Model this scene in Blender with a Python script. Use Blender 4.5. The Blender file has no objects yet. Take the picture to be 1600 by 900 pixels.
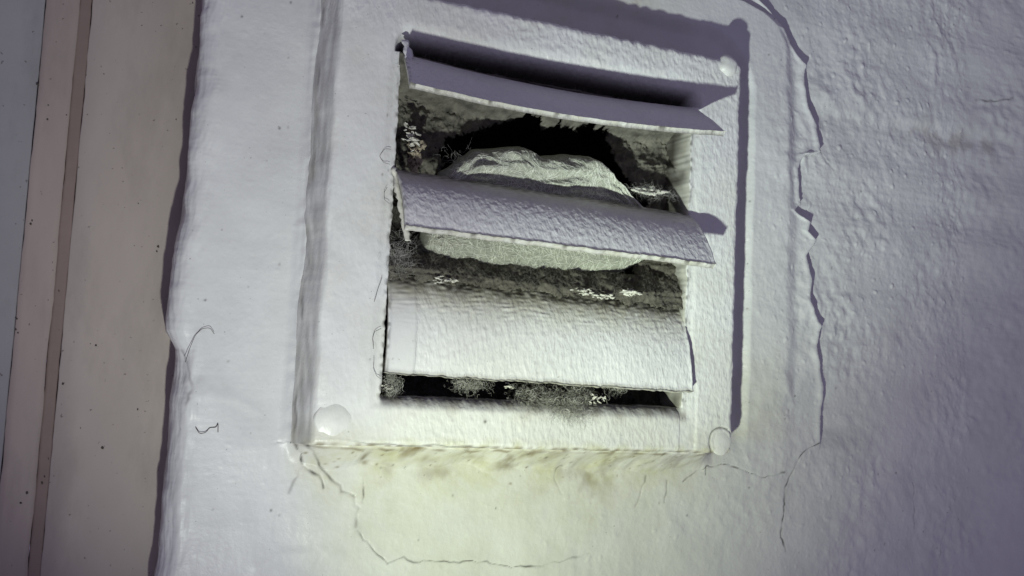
import bpy, bmesh, math, random
import numpy as np
from mathutils import Matrix, Vector

# ---------------------------------------------------------------- camera, light, exposure
# Measurements are millimetres on the wall: u to the right, v up, d outward from the
# wall face.  The scene itself is in metres: x = u, y = -d, z = v.
S = 0.001
def B(u, v, d): return Vector((u*S, -d*S, v*S))

scene = bpy.context.scene
col = scene.collection
cam = bpy.data.cameras.new('camera'); cam.sensor_width = 36; cam.lens = 36.0
cam.clip_start = 0.005; cam.clip_end = 10
co = bpy.data.objects.new('camera', cam); col.objects.link(co); scene.camera = co
YAW, PITCH, ROLL = 0.42761, 0.09609, 0.04813
_f = Vector((math.sin(YAW), math.cos(YAW), 0)); _r = Vector((math.cos(YAW), -math.sin(YAW), 0)); _u = Vector((0, 0, 1))
f2 = math.cos(PITCH)*_f + math.sin(PITCH)*_u
u2 = math.cos(PITCH)*_u - math.sin(PITCH)*_f
r3 = math.cos(ROLL)*_r + math.sin(ROLL)*u2
u3 = math.cos(ROLL)*u2 - math.sin(ROLL)*_r
M = Matrix((r3, u3, -f2)).transposed().to_4x4(); M.translation = B(-78.75, 21.05, 333.3)
co.matrix_world = M

world = bpy.data.worlds.new('World'); scene.world = world; world.use_nodes = True
bg = world.node_tree.nodes['Background']
bg.inputs[0].default_value = (0.70, 0.63, 1.0, 1); bg.inputs[1].default_value = 0.225

LAMP = (-31, -105, 200)
def torch(name, aim, cone, watts, color, blend=1.0, r=4.5):
    l = bpy.data.lights.new(name, 'SPOT'); l.energy = watts; l.color = color
    l.spot_size = math.radians(cone); l.spot_blend = blend; l.shadow_soft_size = r*S
    o = bpy.data.objects.new(name, l); col.objects.link(o)
    o.location = B(*LAMP); o.rotation_euler = (B(*aim)-B(*LAMP)).to_track_quat('-Z', 'Y').to_euler()
torch('torch_spill', (115, 230, 0), 115, 2.5, (0.935, 1.0, 0.945))        # wide spill of the torch
torch('torch_side_fill', (220, 180, 0), 45, 2.6, (0.84, 1.0, 0.93))           # extra spot added at the torch to lift the upper right
torch('torch_centre', (98, -16, 0), 50, 1.05, (0.82, 1.0, 0.42))          # yellow-green hot middle

vs = scene.view_settings
vs.view_transform = 'Standard'; vs.look = 'None'; vs.gamma = 1; vs.exposure = 0.0; vs.use_curve_mapping = False

# ---------------------------------------------------------------- helpers
rng = np.random.default_rng(7); random.seed(7)
_tiles = {}
def noise(u, v, wl, seed=0, rough=0.0):
    """Smooth periodic noise, about -1..1 (std 0.4), main wavelength wl in mm."""
    N = 512; k = (seed, rough)
    if k not in _tiles:
        r = np.random.default_rng(seed*13+1); fx = np.fft.fftfreq(N)[:, None]; fy = np.fft.fftfreq(N)[None]
        q = np.hypot(fx, fy)*10
        amp = np.exp(-((q-1)/0.45)**2) if rough == 0 else np.where(q > 0.3, (q+1e-6)**(-1-1.2*(1-rough)), 0)*np.exp(-(q/3.2)**2)
        t = np.fft.ifft2(np.fft.fft2(r.standard_normal((N, N)))*amp).real
        _tiles[k] = t/t.std()*0.4
    t = _tiles[k]; x = np.asarray(u)/wl*10+500; y = np.asarray(v)/wl*10+500
    x0 = np.floor(x).astype(int); y0 = np.floor(y).astype(int); fx = x-x0; fy = y-y0
    fx = fx*fx*(3-2*fx); fy = fy*fy*(3-2*fy)
    a, b, c, e = x0 % N, (x0+1) % N, y0 % N, (y0+1) % N
    return (t[a, c]*(1-fx)+t[b, c]*fx)*(1-fy)+(t[a, e]*(1-fx)+t[b, e]*fx)*fy
def sm(a, b, x):
    t = np.clip((x-a)/(b-a), 0, 1); return t*t*(3-2*t)
def seg_dist(U, V, poly):
    D = np.full(U.shape, 1e9)
    for (x0, y0), (x1, y1) in zip(poly[:-1], poly[1:]):
        dx, dy = x1-x0, y1-y0; L = dx*dx+dy*dy+1e-9
        t = np.clip(((U-x0)*dx+(V-y0)*dy)/L, 0, 1)
        D = np.minimum(D, np.hypot(U-x0-t*dx, V-y0-t*dy))
    return D
def win(U, V, u0, u1, v0, v1):
    """slices of a near-separable grid that cover a box"""
    ru, cv_ = U[:, U.shape[1]//2], V[V.shape[0]//2]
    i = np.nonzero((ru > u0-2) & (ru < u1+2))[0]; j = np.nonzero((cv_ > v0-2) & (cv_ < v1+2))[0]
    if len(i) == 0 or len(j) == 0: return None
    return (slice(i[0], i[-1]+1), slice(j[0], j[-1]+1))
def stroke(A, U, V, poly, w, s, mode='max', vary=0, seed=0):
    """gaussian stroke of half width w mm into array A; vary makes its width uneven"""
    p = np.array(poly); k = win(U, V, p[:, 0].min()-3*w, p[:, 0].max()+3*w, p[:, 1].min()-3*w, p[:, 1].max()+3*w)
    if k is None: return
    ww = w*np.clip(1+vary*noise(U[k], V[k], 5, seed, 0.4), 0.25, 2.5) if vary else w
    g = s*np.exp(-(seg_dist(U[k], V[k], poly)/ww)**2)
    A[k] = np.maximum(A[k], g) if mode == 'max' else A[k]+g
def blob(A, U, V, c, rx, ry, s, mode='max'):
    k = win(U, V, c[0]-3*rx, c[0]+3*rx, c[1]-3*ry, c[1]+3*ry)
    if k is None: return
    g = s*np.exp(-((U[k]-c[0])/rx)**2-((V[k]-c[1])/ry)**2)
    A[k] = np.maximum(A[k], g) if mode == 'max' else A[k]+g
def wiggle(poly, amp, step=1.2, seed=0):
    """resample a polyline and give it a jagged run"""
    r = np.random.default_rng(seed); out = []
    for (x0, y0), (x1, y1) in zip(poly[:-1], poly[1:]):
        n = max(1, int(math.hypot(x1-x0, y1-y0)/step))
        for i in range(n): out.append((x0+(x1-x0)*i/n+r.normal(0, amp), y0+(y1-y0)*i/n+r.normal(0, amp)))
    out.append(poly[-1]); return out
def mesh_obj(name, P, faces, mat, parent=None, smooth=True, attrs=None):
    """P is an (n,3) array of (u,v,d) in mm"""
    P = np.asarray(P, float); W = np.stack([P[:, 0], -P[:, 2], P[:, 1]], 1)*S
    me = bpy.data.meshes.new(name)
    if isinstance(faces, np.ndarray) and faces.ndim == 2:
        n, k = faces.shape
        me.vertices.add(len(W)); me.vertices.foreach_set('co', W.ravel())
        me.loops.add(n*k); me.loops.foreach_set('vertex_index', faces.ravel().astype(np.int32))
        me.polygons.add(n); me.polygons.foreach_set('loop_start', np.arange(0, n*k, k, dtype=np.int32))
        me.update(calc_edges=True)
    else:
        me.from_pydata([tuple(w) for w in W], [], faces)
    me.validate()
    me.polygons.foreach_set('use_smooth', np.full(len(me.polygons), smooth)); me.update()
    for k, a in (attrs or {}).items():
        at = me.attributes.new(k, 'FLOAT', 'POINT'); at.data.foreach_set('value', np.asarray(a, np.float32).ravel())
    me.materials.append(mat)
    o = bpy.data.objects.new(name, me); col.objects.link(o)
    if parent: o.parent = parent
    return o
def grid_faces(n, m, keep=None, flip=False):
    """quads for an n x m vertex grid (index i*m+j)"""
    i, j = np.meshgrid(np.arange(n-1), np.arange(m-1), indexing='ij')
    if keep is not None: i, j = i[keep], j[keep]
    i, j = i.ravel(), j.ravel(); a = i*m+j
    q = np.stack([a, a+m, a+m+1, a+1], 1)
    return q[:, ::-1] if flip else q
def empty(name, loc, label, cat, group=None):
    o = bpy.data.objects.new(name, None); col.objects.link(o); o.empty_display_size = 0.01
    tag(o, label, cat, group); return o
def tag(o, label=None, cat=None, group=None, kind=None):
    if label: o['label'] = label
    if cat: o['category'] = cat
    if group: o['group'] = group
    if kind: o['kind'] = kind
    return o
def strands(name, lines, rad, mat, parent=None, taper=True):
    """many thin fibres as three-sided tubes in one mesh"""
    V, F = [], []
    for ln in lines:
        ln = np.asarray(ln, float); n = len(ln); b = len(V)
        T = np.gradient(ln, axis=0); T /= np.linalg.norm(T, axis=1)[:, None]+1e-9
        A = np.cross(T, (0.3, 0.5, 0.8)); A /= np.linalg.norm(A, axis=1)[:, None]+1e-9; C = np.cross(T, A)
        for i in range(n):
            r = rad*(1-0.7*(i/(n-1))**2 if taper else 1)
            for k in range(3):
                a = k*2.0944; V.append(ln[i]+r*(math.cos(a)*A[i]+math.sin(a)*C[i]))
        for i in range(n-1):
            for k in range(3):
                p, q = b+i*3+k, b+i*3+(k+1) % 3; F.append((p, q, q+3, p+3))
    return mesh_obj(name, np.array(V), np.array(F), mat, parent)
def curl(p, length, r, turn=0.5, n=9, down=0.0, dirn=None, flat=1.0):
    """a random curly fibre starting at p"""
    d = np.array(dirn if dirn is not None else r.normal(0, 1, 3), float); d /= np.linalg.norm(d)+1e-9
    ax = r.normal(0, 1, 3); pts = [np.array(p, float)]
    for i in range(n-1):
        ax = ax*0.85+r.normal(0, 0.5, 3)
        d = d+turn*np.cross(ax, d)*0.5+np.array([0, -down, 0]); d[2] *= flat; d /= np.linalg.norm(d)+1e-9
        pts.append(pts[-1]+d*length/(n-1))
    return np.array(pts)

# ---------------------------------------------------------------- materials
def new_mat(name):
    m = bpy.data.materials.new(name); m.use_nodes = True; nt = m.node_tree
    return m, nt, nt.nodes['Principled BSDF'], nt.nodes.new, nt.links.new
def tex_noise(nt, scale, detail=3, rough=0.55, stretch=None):
    tc = nt.nodes.new('ShaderNodeTexCoord'); n = nt.nodes.new('ShaderNodeTexNoise')
    n.inputs['Scale'].default_value = scale; n.inputs['Detail'].default_value = detail; n.inputs['Roughness'].default_value = rough
    if stretch:
        mp = nt.nodes.new('ShaderNodeMapping'); mp.inputs['Scale'].default_value = stretch
        nt.links.new(tc.outputs['Object'], mp.inputs[0]); nt.links.new(mp.outputs[0], n.inputs['Vector'])
    else: nt.links.new(tc.outputs['Object'], n.inputs['Vector'])
    return n
def ramp(nt, src, a, b, ca, cb):
    r = nt.nodes.new('ShaderNodeValToRGB'); e = r.color_ramp.elements
    e[0].position, e[1].position = a, b; e[0].color, e[1].color = (*ca, 1), (*cb, 1)
    nt.links.new(src, r.inputs[0]); return r.outputs[0]
def mix(nt, fac, a, b):
    m = nt.nodes.new('ShaderNodeMix'); m.data_type = 'RGBA'
    if isinstance(fac, float): m.inputs[0].default_value = fac
    else: nt.links.new(fac, m.inputs[0])
    for s, x in ((6, a), (7, b)):
        if isinstance(x, tuple): m.inputs[s].default_value = (*x, 1)
        else: nt.links.new(x, m.inputs[s])
    return m.outputs[2]
def attr(nt, name):
    a = nt.nodes.new('ShaderNodeAttribute'); a.attribute_name = name; return a.outputs['Fac']
def bump(nt, b, srcs):
    last = None
    for out, dist, st in srcs:
        n = nt.nodes.new('ShaderNodeBump'); n.inputs['Distance'].default_value = dist; n.inputs['Strength'].default_value = st
        nt.links.new(out, n.inputs['Height'])
        if last: nt.links.new(last, n.inputs['Normal'])
        last = n.outputs[0]
    nt.links.new(last, b.inputs['Normal'])

def paint(name, base=(0.70, 0.70, 0.68), rough=0.42, fine=1.0, lean=None, relief=0.0003, rscale=520):
    """old white exterior paint; 'stain' = yellow-green bloom, 'dirt' = grime, worn-in marks; on the frame dirt also paints in shade"""
    m, nt, b, N, L = new_mat(name)
    big = tex_noise(nt, 45, 4, 0.6); sml = tex_noise(nt, 420, 4, 0.6)
    c = ramp(nt, big.outputs[0], 0.3, 0.7, tuple(x*0.88 for x in base), base)
    c = mix(nt, ramp(nt, sml.outputs[0], 0.56, 0.78, (0, 0, 0), (0.22,)*3), c, (0.50, 0.49, 0.44))
    sp = tex_noise(nt, 900, 2, 0.5)
    c = mix(nt, ramp(nt, sp.outputs[0], 0.735, 0.76, (0, 0, 0), (0.45,)*3), c, (0.16, 0.14, 0.11))
    st = N('ShaderNodeMath'); st.operation = 'MULTIPLY'; L(attr(nt, 'stain'), st.inputs[0])
    L(ramp(nt, tex_noise(nt, 160, 5, 0.65).outputs[0], 0.3, 0.72, (0.25,)*3, (1,)*3), st.inputs[1])
    c = mix(nt, st.outputs[0], c, (0.43, 0.42, 0.22))
    c = mix(nt, attr(nt, 'rust'), c, (0.17, 0.125, 0.06))
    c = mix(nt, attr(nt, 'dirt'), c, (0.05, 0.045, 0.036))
    L(c, b.inputs['Base Color']); b.inputs['Roughness'].default_value = rough; b.inputs['Specular IOR Level'].default_value = 0.4
    f1 = tex_noise(nt, 1500, 3, 0.6); f2_ = tex_noise(nt, rscale, 2, 0.5, lean[0] if lean else None)
    if lean:
        for q in nt.nodes:
            if q.type == 'MAPPING': q.inputs['Rotation'].default_value = (0, lean[1], 0)
    pk = ramp(nt, f2_.outputs[0], 0.38, 0.74, (0, 0, 0), (1, 1, 1))
    cm = N('ShaderNodeMath'); cm.operation = 'SUBTRACT'; cm.inputs[0].default_value = 1; L(attr(nt, 'calm'), cm.inputs[1])
    mu = N('ShaderNodeMath'); mu.operation = 'MULTIPLY'; L(pk, mu.inputs[0]); L(cm.outputs[0], mu.inputs[1])
    bump(nt, b, [(f1.outputs[0], 0.00008*fine, 0.5), (mu.outputs[0], relief, 1.0)])
    return m
M_wall = paint('wall_paint', (0.66, 0.66, 0.645), 0.4, relief=0.00008, rscale=400)
M_frame = paint('vent_paint', (0.72, 0.72, 0.70), 0.4, 1.0, ((1, 1, 0.5), 0.25), 0.00019, 560)
M_louver = paint('louver_paint', (0.72, 0.72, 0.71), 0.42, 0.8, ((1.0, 1, 0.42), 0.7), 0.00021, 640)

def plain(name, base, rough=0.6, var=0.12, scale=120, bmp=0.0001, stretch=None, worn=False):
    m, nt, b, N, L = new_mat(name)
    n = tex_noise(nt, scale, 5, 0.62, stretch)
    c = ramp(nt, n.outputs[0], 0.28, 0.72, tuple(x*(1-var) for x in base), tuple(min(1, x*(1+var)) for x in base))
    if worn:                                                   # smudges and fly specks
        c = mix(nt, ramp(nt, tex_noise(nt, 70, 6, 0.7, (1, 1, 0.35)).outputs[0], 0.5, 0.75, (0, 0, 0), (0.35,)*3), c, tuple(x*0.55 for x in base))
        c = mix(nt, ramp(nt, tex_noise(nt, 600, 2, 0.5).outputs[0], 0.72, 0.75, (0, 0, 0), (0.6,)*3), c, (0.08, 0.06, 0.05))
    L(c, b.inputs['Base Color'])
    b.inputs['Roughness'].default_value = rough; b.inputs['Specular IOR Level'].default_value = 0.3
    if bmp: bump(nt, b, [(tex_noise(nt, scale*6, 4, 0.6, stretch).outputs[0], bmp, 0.6)])
    return m
M_trim = plain('beige_paint', (0.385, 0.332, 0.296), 0.5, 0.12, 24, 0.00012, (1, 1, 0.4), worn=True)
M_bead = plain('pinkish_paint', (0.33, 0.275, 0.245), 0.5, 0.22, 22, 0.00008, (1, 1, 0.25), worn=True)
M_seal = plain('brown_sealant', (0.22, 0.165, 0.145), 0.6, 0.1, 60)
M_panel = plain('grey_paint', (0.30, 0.29, 0.30), 0.45, 0.05, 30, worn=True)
M_lint = plain('grey_lint', (0.095, 0.087, 0.07), 0.95, 0.55, 260, 0.0004)
M_lintdark = plain('dark_lint', (0.05, 0.046, 0.04), 0.95, 0.6, 300, 0.0006)
M_fluff = plain('lint_fibre', (0.20, 0.19, 0.165), 0.9, 0.4, 300, 0)
M_pale = plain('pale_fibre', (0.48, 0.48, 0.42), 0.8, 0.25, 300, 0)
M_hair = plain('dark_fibre', (0.06, 0.05, 0.04), 0.7, 0.3, 300, 0)
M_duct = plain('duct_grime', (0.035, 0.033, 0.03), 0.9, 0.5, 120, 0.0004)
M_flake = plain('flake_paint', (0.56, 0.55, 0.48), 0.55, 0.15, 500, 0.0001)
M_cloth = plain('fabric', (0.33, 0.34, 0.275), 0.9, 0.25, 700, 0.0003)
M_web = plain('cobweb', (0.55, 0.54, 0.5), 0.7, 0.1, 300, 0)

# ---------------------------------------------------------------- wall (painted render with a rounded corner on the left)
du = 0.35
cu = np.concatenate([np.arange(-46, 0, 0.38), np.arange(0, 338, du), np.linspace(338.6, 430, 60)])   # s along the profile
cv = np.concatenate([np.linspace(-120, -58.5, 40), np.arange(-58, 222, du), np.linspace(222.6, 300, 40)])
cu = np.concatenate([cu[:1]-1, cu]); R0 = 6.0; X0 = -40.0
nu, nv = len(cu), len(cv)
SS, V = np.meshgrid(cu, cv, indexing='ij')
arc = R0*math.pi/2
# profile: s>0 face, -arc<s<0 rounded corner, below that the return into the reveal
th = np.clip(-SS/R0, 0, math.pi/2); ret = np.maximum(-SS-arc, 0)
PU = np.where(SS > 0, X0+R0+SS, X0+R0-R0*np.sin(th)+0.10*ret); PD = np.where(SS > 0, 0, -R0+R0*np.cos(th)-ret)
NU = np.where(SS > 0, 0, -np.sin(th)); ND = np.where(SS > 0, 1, np.cos(th))
edge = [(-41.3,153.3),(-40.3,140.6),(-40.3,119.3),(-40.7,98.3),(-41.0,83.7),(-41.6,71.3),(-43.5,56.8),(-43.7,40.6),(-43.4,33.6),(-40.1,27.9),(-40.0,16.9),(-40.4,-2.9),(-40.6,-41.7),(-40.7,-53.2)]
ev = np.array([p[1] for p in edge])[::-1]; eu = np.array([p[0] for p in edge])[::-1]+40.3
off = np.interp(V, ev, eu)+0.45*noise(SS*0.4, V, 16, 5)+0.12*noise(SS*0.4, V, 5, 6)
U = PU+off*sm(7, -2, SS)
H = np.zeros_like(U)
# broad waviness, then the stippled skin: smoother on the left, lumpier on the right
H += 0.45*noise(U, V, 70, 11)+0.22*noise(U, V, 26, 12)
lump = sm(150, 230, U)*(0.55+0.45*sm(-40, 60, V))+0.25*sm(20, 120, U)*sm(10, -10, V)
pat = np.clip(0.75+0.8*noise(U, V, 60, 68), 0.25, 1.5)
H += lump*pat*(0.30*noise(U+0.1*V, V*0.9, 6.6, 13)+0.42*noise(U, V, 9.0, 24, 0.4)+0.09*noise(U, V, 3.1, 14))+0.12*noise(U, V, 10, 69, 0.35)
H += 0.03*noise(U, V, 2.0, 15)*(0.4+lump)
fleck = np.maximum(noise(U, V, 5.0, 17)-0.62, 0); H += fleck*0.5*(0.25+lump)          # scattered pimples
# brushed ridges running down the rounded corner
cor = sm(5, -1, SS)*sm(-22, -8, SS)
H += cor*(0.09*noise(SS+0.05*V, V*0.14, 2.6, 18)+0.06*noise(SS-0.04*V, V*0.2, 1.4, 19)+0.55*noise(SS, V*0.6, 9, 20, 0.4))
H += -0.9*sm(-1, -5, SS)*sm(-14, -7, SS)*sm(30, 24, V)                                  # chipped away below the bulge
# layers of render round the vent: edge of the inner patch, then the ragged outer edge
sa = [(145.5,186.2),(170.7,183.5),(181.3,180.7),(189.4,176.3),(193.3,168.2),(194.5,149.8),(196.3,106.7),(196.9,74.7),(197.0,48.4),(196.8,30.1),(196.5,17.1)]
ra = [(176.4,188.5),(185.1,183.7),(192.7,178.0),(199.7,170.0),(207.4,163.0),(206.5,154.6),(208.5,144.4),(212.5,138.9),(215.2,126.6),(206.3,124.2),(202.7,117.8),(204.7,108.8),(206.2,103.0),(202.5,99.9),(210.1,95.9),(208.5,91.9),(213.3,88.6),(209.4,81.8),(211.1,70.6),(210.6,62.6),(215.6,52.8),(214.5,42.8),(218.2,27.9),(216.8,16.5),(216.1,4.2)]
def xline(poly, jag, seed, fine):
    p = sorted(poly, key=lambda q: q[1]); pv = np.array([q[1] for q in p]); pu = np.array([q[0] for q in p])
    j = jag*(1.2*noise(V*0+3, V, 22, seed, 0.3)+fine*noise(V*0+3, V, 7, seed+1, 0.4))
    return np.interp(V, pv, pu)+j
xs, xr = xline(sa, 0.7, 21, 0.15), xline(ra, 0.7, 23, 1.0)
v1 = [(196.5,17.1)][0][1]; v2 = [(216.1,4.2)][0][1]
fa = sm(v1-2, v1+26, V); fb = sm(v2-4, v2+8, V); fb = fb*(1+0.45*noise(V*0, V, 16, 27)*np.exp(-np.maximum(U-xr, 0)/4)*np.exp(-np.maximum(xr-U, 0)/6))
H -= fa*np.clip(0.5+0.9*sm(70, 140, V)+0.9*noise(V*0, V, 30, 70), 0.1, 2)*sm(-1, 7, U-xs)
far = sm(2, 40, U-xr)
H -= (fb*(1-far)+sm(-60, 70, V)*far)*3.1*sm(0, 0.5, U-xr)
qd = np.hypot(np.maximum(U-152, 0), np.maximum(V-143, 0))-8                                 # distance out from the vent, round its corner
chan = sm(-6, -1, qd)*(1-sm(13.5, 19.5, qd+0.5*noise(U, V, 25, 71)))*np.where(V > 143, sm(0, 25, U), sm(-2, 14, V))
H -= 3.6*chan; H -= 1.4*sm(0, 8, U-xs)*sm(-70, 90, V)                                        # sunk channel, then the wall beyond the surround
H += fb*0.7*np.exp(-((U-xr+1.2)/1.6)**2)*(U < xr)                                        # lip of the broken edge
H -= fa*0.25*np.exp(-((U-xs-6)/4)**2)
# filler worked up against the left side and along the bottom of the vent
bl = sm(-7.5, -1.5, U)*(U < 3)*sm(-4, 4, V)
H += bl*(3.0+0.5*noise(U, V*0.08, 2.2, 31)+0.35*noise(U, V, 5, 32))
bw = 7.6+1.6*noise(U, V*0, 22, 33)+0.6*noise(U, V*0, 7, 35)
bb = np.clip((V+bw)/(bw-0.6), 0, 1.02)**1.25*(V < 2.5)*sm(-4, 5, U)*sm(163, 148, U)
H += bb*(13.2+0.5*noise(U, V*0.5, 9, 34))+0.35*sm(0, 0.3, bb)*noise(U, V, 5, 36)
stain = np.zeros_like(U); dirt = np.zeros_like(U); rust = np.zeros_like(U)
CR = [([(-2.7,0.4),(0.8,-5.1),(2.1,-7.7),(7.5,-10.6),(8.9,-14.7)], .42, .85), ([(0.1,0.1),(3.9,-3.6),(8.5,-9.1),(14.2,-14.2),(19.4,-17.4)], .55, .9), ([(19.4,-17.4),(20.8,-21.5),(20.7,-27.2)], .5, .45),
      ([(20.7,-27.8),(25.2,-33.1),(32.5,-39.7)], .30, .9), ([(32.5,-39.5),(38.2,-37.6),(41.6,-40.0),(49.3,-39.1),(68.4,-40.0),(78.3,-42.1),(91.0,-42.0)], .26, .7),
      ([(149.3,-11.6),(154.2,-8.4),(160.1,-6.1),(169.1,-5.0),(178.5,-7.4),(186.4,-9.9),(197.9,-8.0)], .28, .85),
      ([(216.1,3.6),(207.5,0.4),(202.7,-7.2),(198.1,-14.1),(198.0,-23.8),(196.3,-31.8),(199.4,-39.5)], .36, .85), ([(159.2,-5.9),(159.6,-9.3)], .25, .6),
      ([(-7.8,-0.1),(-2.6,0.0)], .3, .35), ([(2.1,-7.7),(-0.8,-12.3),(-2.1,-16.3)], .35, .3), ([(22.8,-12.5),(22.4,-19.5)], .25, .6), ([(132.5,-10.3),(130.0,-16.7),(128.2,-21.4)], .4, .35),
      ([(141.8,-11.9),(140.9,-19.8)], .4, .35), ([(94.8,-5.3),(93.0,-10.5),(96.9,-16.7)], .28, .4), ([(310.3,166.1),(323.8,167.1),(335.8,171.0)], .5, .55),
      ([(87.9,-42.3),(98.6,-40.4),(109.0,-37.9)], .3, .3), ([(269.5,-12.0),(269.4,-31.3)], .35, .3), ([(287.8,-31.3),(283.4,-43.5)], .3, .2),
      ([(124.6,112.8),(127.5,110.7)], .3, .3), ([(-38.9,27.3),(-34.9,17.1),(-36.2,9.2)], .35, .4), ([(213.6,136.3),(221.2,123.6),(225.8,120.9)], .35, .3)]
for i, (p, w, s) in enumerate(CR):
    p = wiggle(p, 0.28, 1.6, i); g = np.zeros_like(U); stroke(g, U, V, p, w, 1.0); H -= g*0.16
    brk = 0.55+0.9*np.clip(noise(U, V, 9, 40+i)+0.35, 0, 1); stroke(dirt, U, V, p, w*0.85, min(1, s*1.3), 'max', 1.1, 90+i); 
    stroke(H, U, V, p, 2.2, 0.05, 'add')
dirt *= np.clip(0.65+0.9*noise(U, V, 7, 66), 0.15, 1)
RD = [([(238.1,-15.6),(235.9,-24.0),(232.0,-36.0)], 2.0, .6), ([(232.1,-42.8),(240.4,-39.3),(248.0,-35.3)], 1.1, .7), ([(283.3,182.0),(284.2,169.6)], 1.6, .9), ([(280.7,206.2),(287.2,193.0)], .8, .6),
      ([(197.5,28.6),(201.7,20.4)], 2.2, .8), ([(202.4,28.3),(202.0,22.0)], 1.2, -.5), ([(141.6,-21.5),(143.8,-28.2),(142.0,-32.5)], 1.8, .35), ([(13.4,-34.3),(18.4,-29.4),(20.7,-28.0)], 1.2, .5),
      ([(-10.7,-39.5),(-3.2,-36.1),(6.0,-35.1),(15.7,-36.6)], 1.4, .5), ([(185.6,16.8),(190.1,27.2),(195.5,30.0)], 2.2, .8), ([(212.0,4.6),(232.7,-2.9),(264.9,-6.6),(295.3,-4.3)], 3, .4),
      ([(215.2,156.0),(225.9,148.0),(240.4,146.6),(270.4,150.2)], 1.6, .55), ([(270.4,150.2),(302.1,152.7),(335.8,153.2)], 2.0, .7), ([(266.6,142.9),(335.8,146.1)], 3.2, -.9), ([(310.3,163.7),(335.8,166.6)], 1.3, -.9),
      ([(-36.8,17.1),(-34.3,25.2),(-33.8,33.2)], 1.1, .7), ([(-34.3,9.2),(-32.6,17.2)], 1.4, .6), ([(-32.8,14.8),(-20.8,12.7),(-14.6,9.9)], 1.3, .35), ([(217.6,139.7),(223.5,128.9),(227.2,121.0)], 1.0, .4)]
for p, w, s in [([(213.7,145.2),(255.2,145.5),(294.1,146.1),(344.5,149.2)], 4.5, -.75), ([(218.7,153.8),(262.6,155.4),(344.5,160.8)], 4, .4), ([(218.9,0.0),(264.9,-4.7),(344.2,-6.7)], 5, -.6), ([(269.4,-7.9),(269.6,-51.3)], 3.5, -.4)]: stroke(H, U, V, wiggle(p, 0.8, 6, int(w*7)), w, s, 'add')
for p, w, s in RD: stroke(H, U, V, wiggle(p, 0.4, 3, int(w*10)), w*1.35, s*0.5, 'add')
for c, r, s in [([(281.9,-17.4)][0], 3, .9), ([(227.0,-29.7)][0], 3.6, .7), ([(314.0,-6.1)][0], 1.8, .8), ([(208.3,124.0)][0], 2.4, 1.3), ([(259.0,48.0)][0], 3, .7), ([(205.9,59.5)][0], 4, .5),
                ([(232.3,13.0)][0], 3, .5), ([(206.3,70.2)][0], 5, .5), ([(295.0,26.2)][0], 2, .4), ([(250.1,8.1)][0], 2, .5), ([(177.4,-21.1)][0], 2, .4), ([(147.7,-30.6)][0], 3, .4)]:
    blob(H, U, V, c, r, r, s, 'add')
# marks: yellow-green bloom and brown dirt in the joint under the vent
stain = np.maximum(stain, 0.95*sm(-30, -1, V)*sm(-10, 12, U)*sm(180, 120, U)*(V < 4)*np.clip(0.75+0.6*noise(U, V, 22, 51), 0, 1))
stain = np.maximum(stain, 0.42*sm(-75, -10, V)*sm(-5, 30, U)*sm(170, 110, U)*np.clip(0.7+0.6*noise(U, V, 30, 52), 0, 1))
stain = np.maximum(stain, 0.3*sm(1.5, 7, V)*sm(55, 20, V)*sm(164, 175, U)*sm(205, 188, U))
jn = np.clip(0.3+1.3*noise(U, V, 9, 53, 0.4), 0, 1)*np.clip(0.5+1.2*noise(U, V, 4, 54, 0.5), 0, 1)
rust = np.maximum(rust, 0.95*jn*sm(-11, -4, V)*(V < 3)*sm(-3, 6, U)*sm(165, 110, U)*np.clip(0.4+1.5*noise(U, V, 24, 58), 0, 1))
rust = np.maximum(rust, 0.8*np.exp(-((V+0.9+0.5*noise(U, V*0, 8, 59))/0.45)**2)*np.clip(0.5+1.4*noise(U, V, 10, 60), 0, 1)*sm(-4, 2, U)*sm(165, 158, U))
for c, rx, ry, s in [([(44.5,-4.2)][0], 7, 1.5, .8), ([(56.7,-3.6)][0], 5, 1.0, .5), ([(20.5,-4.3)][0], 1.2, 2.2, .9), ([(22.4,-6.2)][0], 1.6, .8, .9), ([(6.0,-3.1)][0], 2, 1.4, .8),
                     ([(87.9,-2.2)][0], 1.3, .9, .9), ([(67.6,-3.8)][0], .5, 2.0, .8), ([(97.1,-8.2)][0], 8, 3, .3), ([(110.4,-10.4)][0], 10, 5, .5), ([(50.0,-9.8)][0], 9, 3, .45), ([(102.7,-16.2)][0], 14, 4, .35), ([(29.2,-8.9)][0], 5, 3, .5),
                     ([(294.1,144.0)][0], 30, 7, .32), ([(318.7,144.6)][0], 22, 5, .3)]:
    g = np.zeros_like(U); blob(g, U, V, c, rx, ry, s); rust = np.maximum(rust, g*np.clip(0.35+1.5*noise(U, V, 7, 55, 0.45), 0, 1))
for k in range(90):
    c = (rng.uniform(-2, 150), -abs(rng.normal(0, 5))-0.5); q = rng.uniform(0.15, 0.42); blob(rust if k % 4 else dirt, U, V, c, q*rng.uniform(.6, 2), q, rng.uniform(.4, .95))
for k in range(150):
    c = (rng.uniform(-35, 330), rng.uniform(-55, 210)); r = rng.uniform(0.2, 0.42); blob(dirt, U, V, c, r, r*rng.uniform(.8, 1.6), rng.uniform(.3, .9))
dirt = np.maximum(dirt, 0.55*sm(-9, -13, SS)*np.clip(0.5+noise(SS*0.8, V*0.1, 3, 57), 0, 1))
PT = np.stack([U+NU*H, V, PD+ND*H], -1)
keep = ~((U[:-1, :-1] > 16) & (U[1:, 1:] < 142) & (V[:-1, :-1] > 11) & (V[1:, 1:] < 139))
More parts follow.
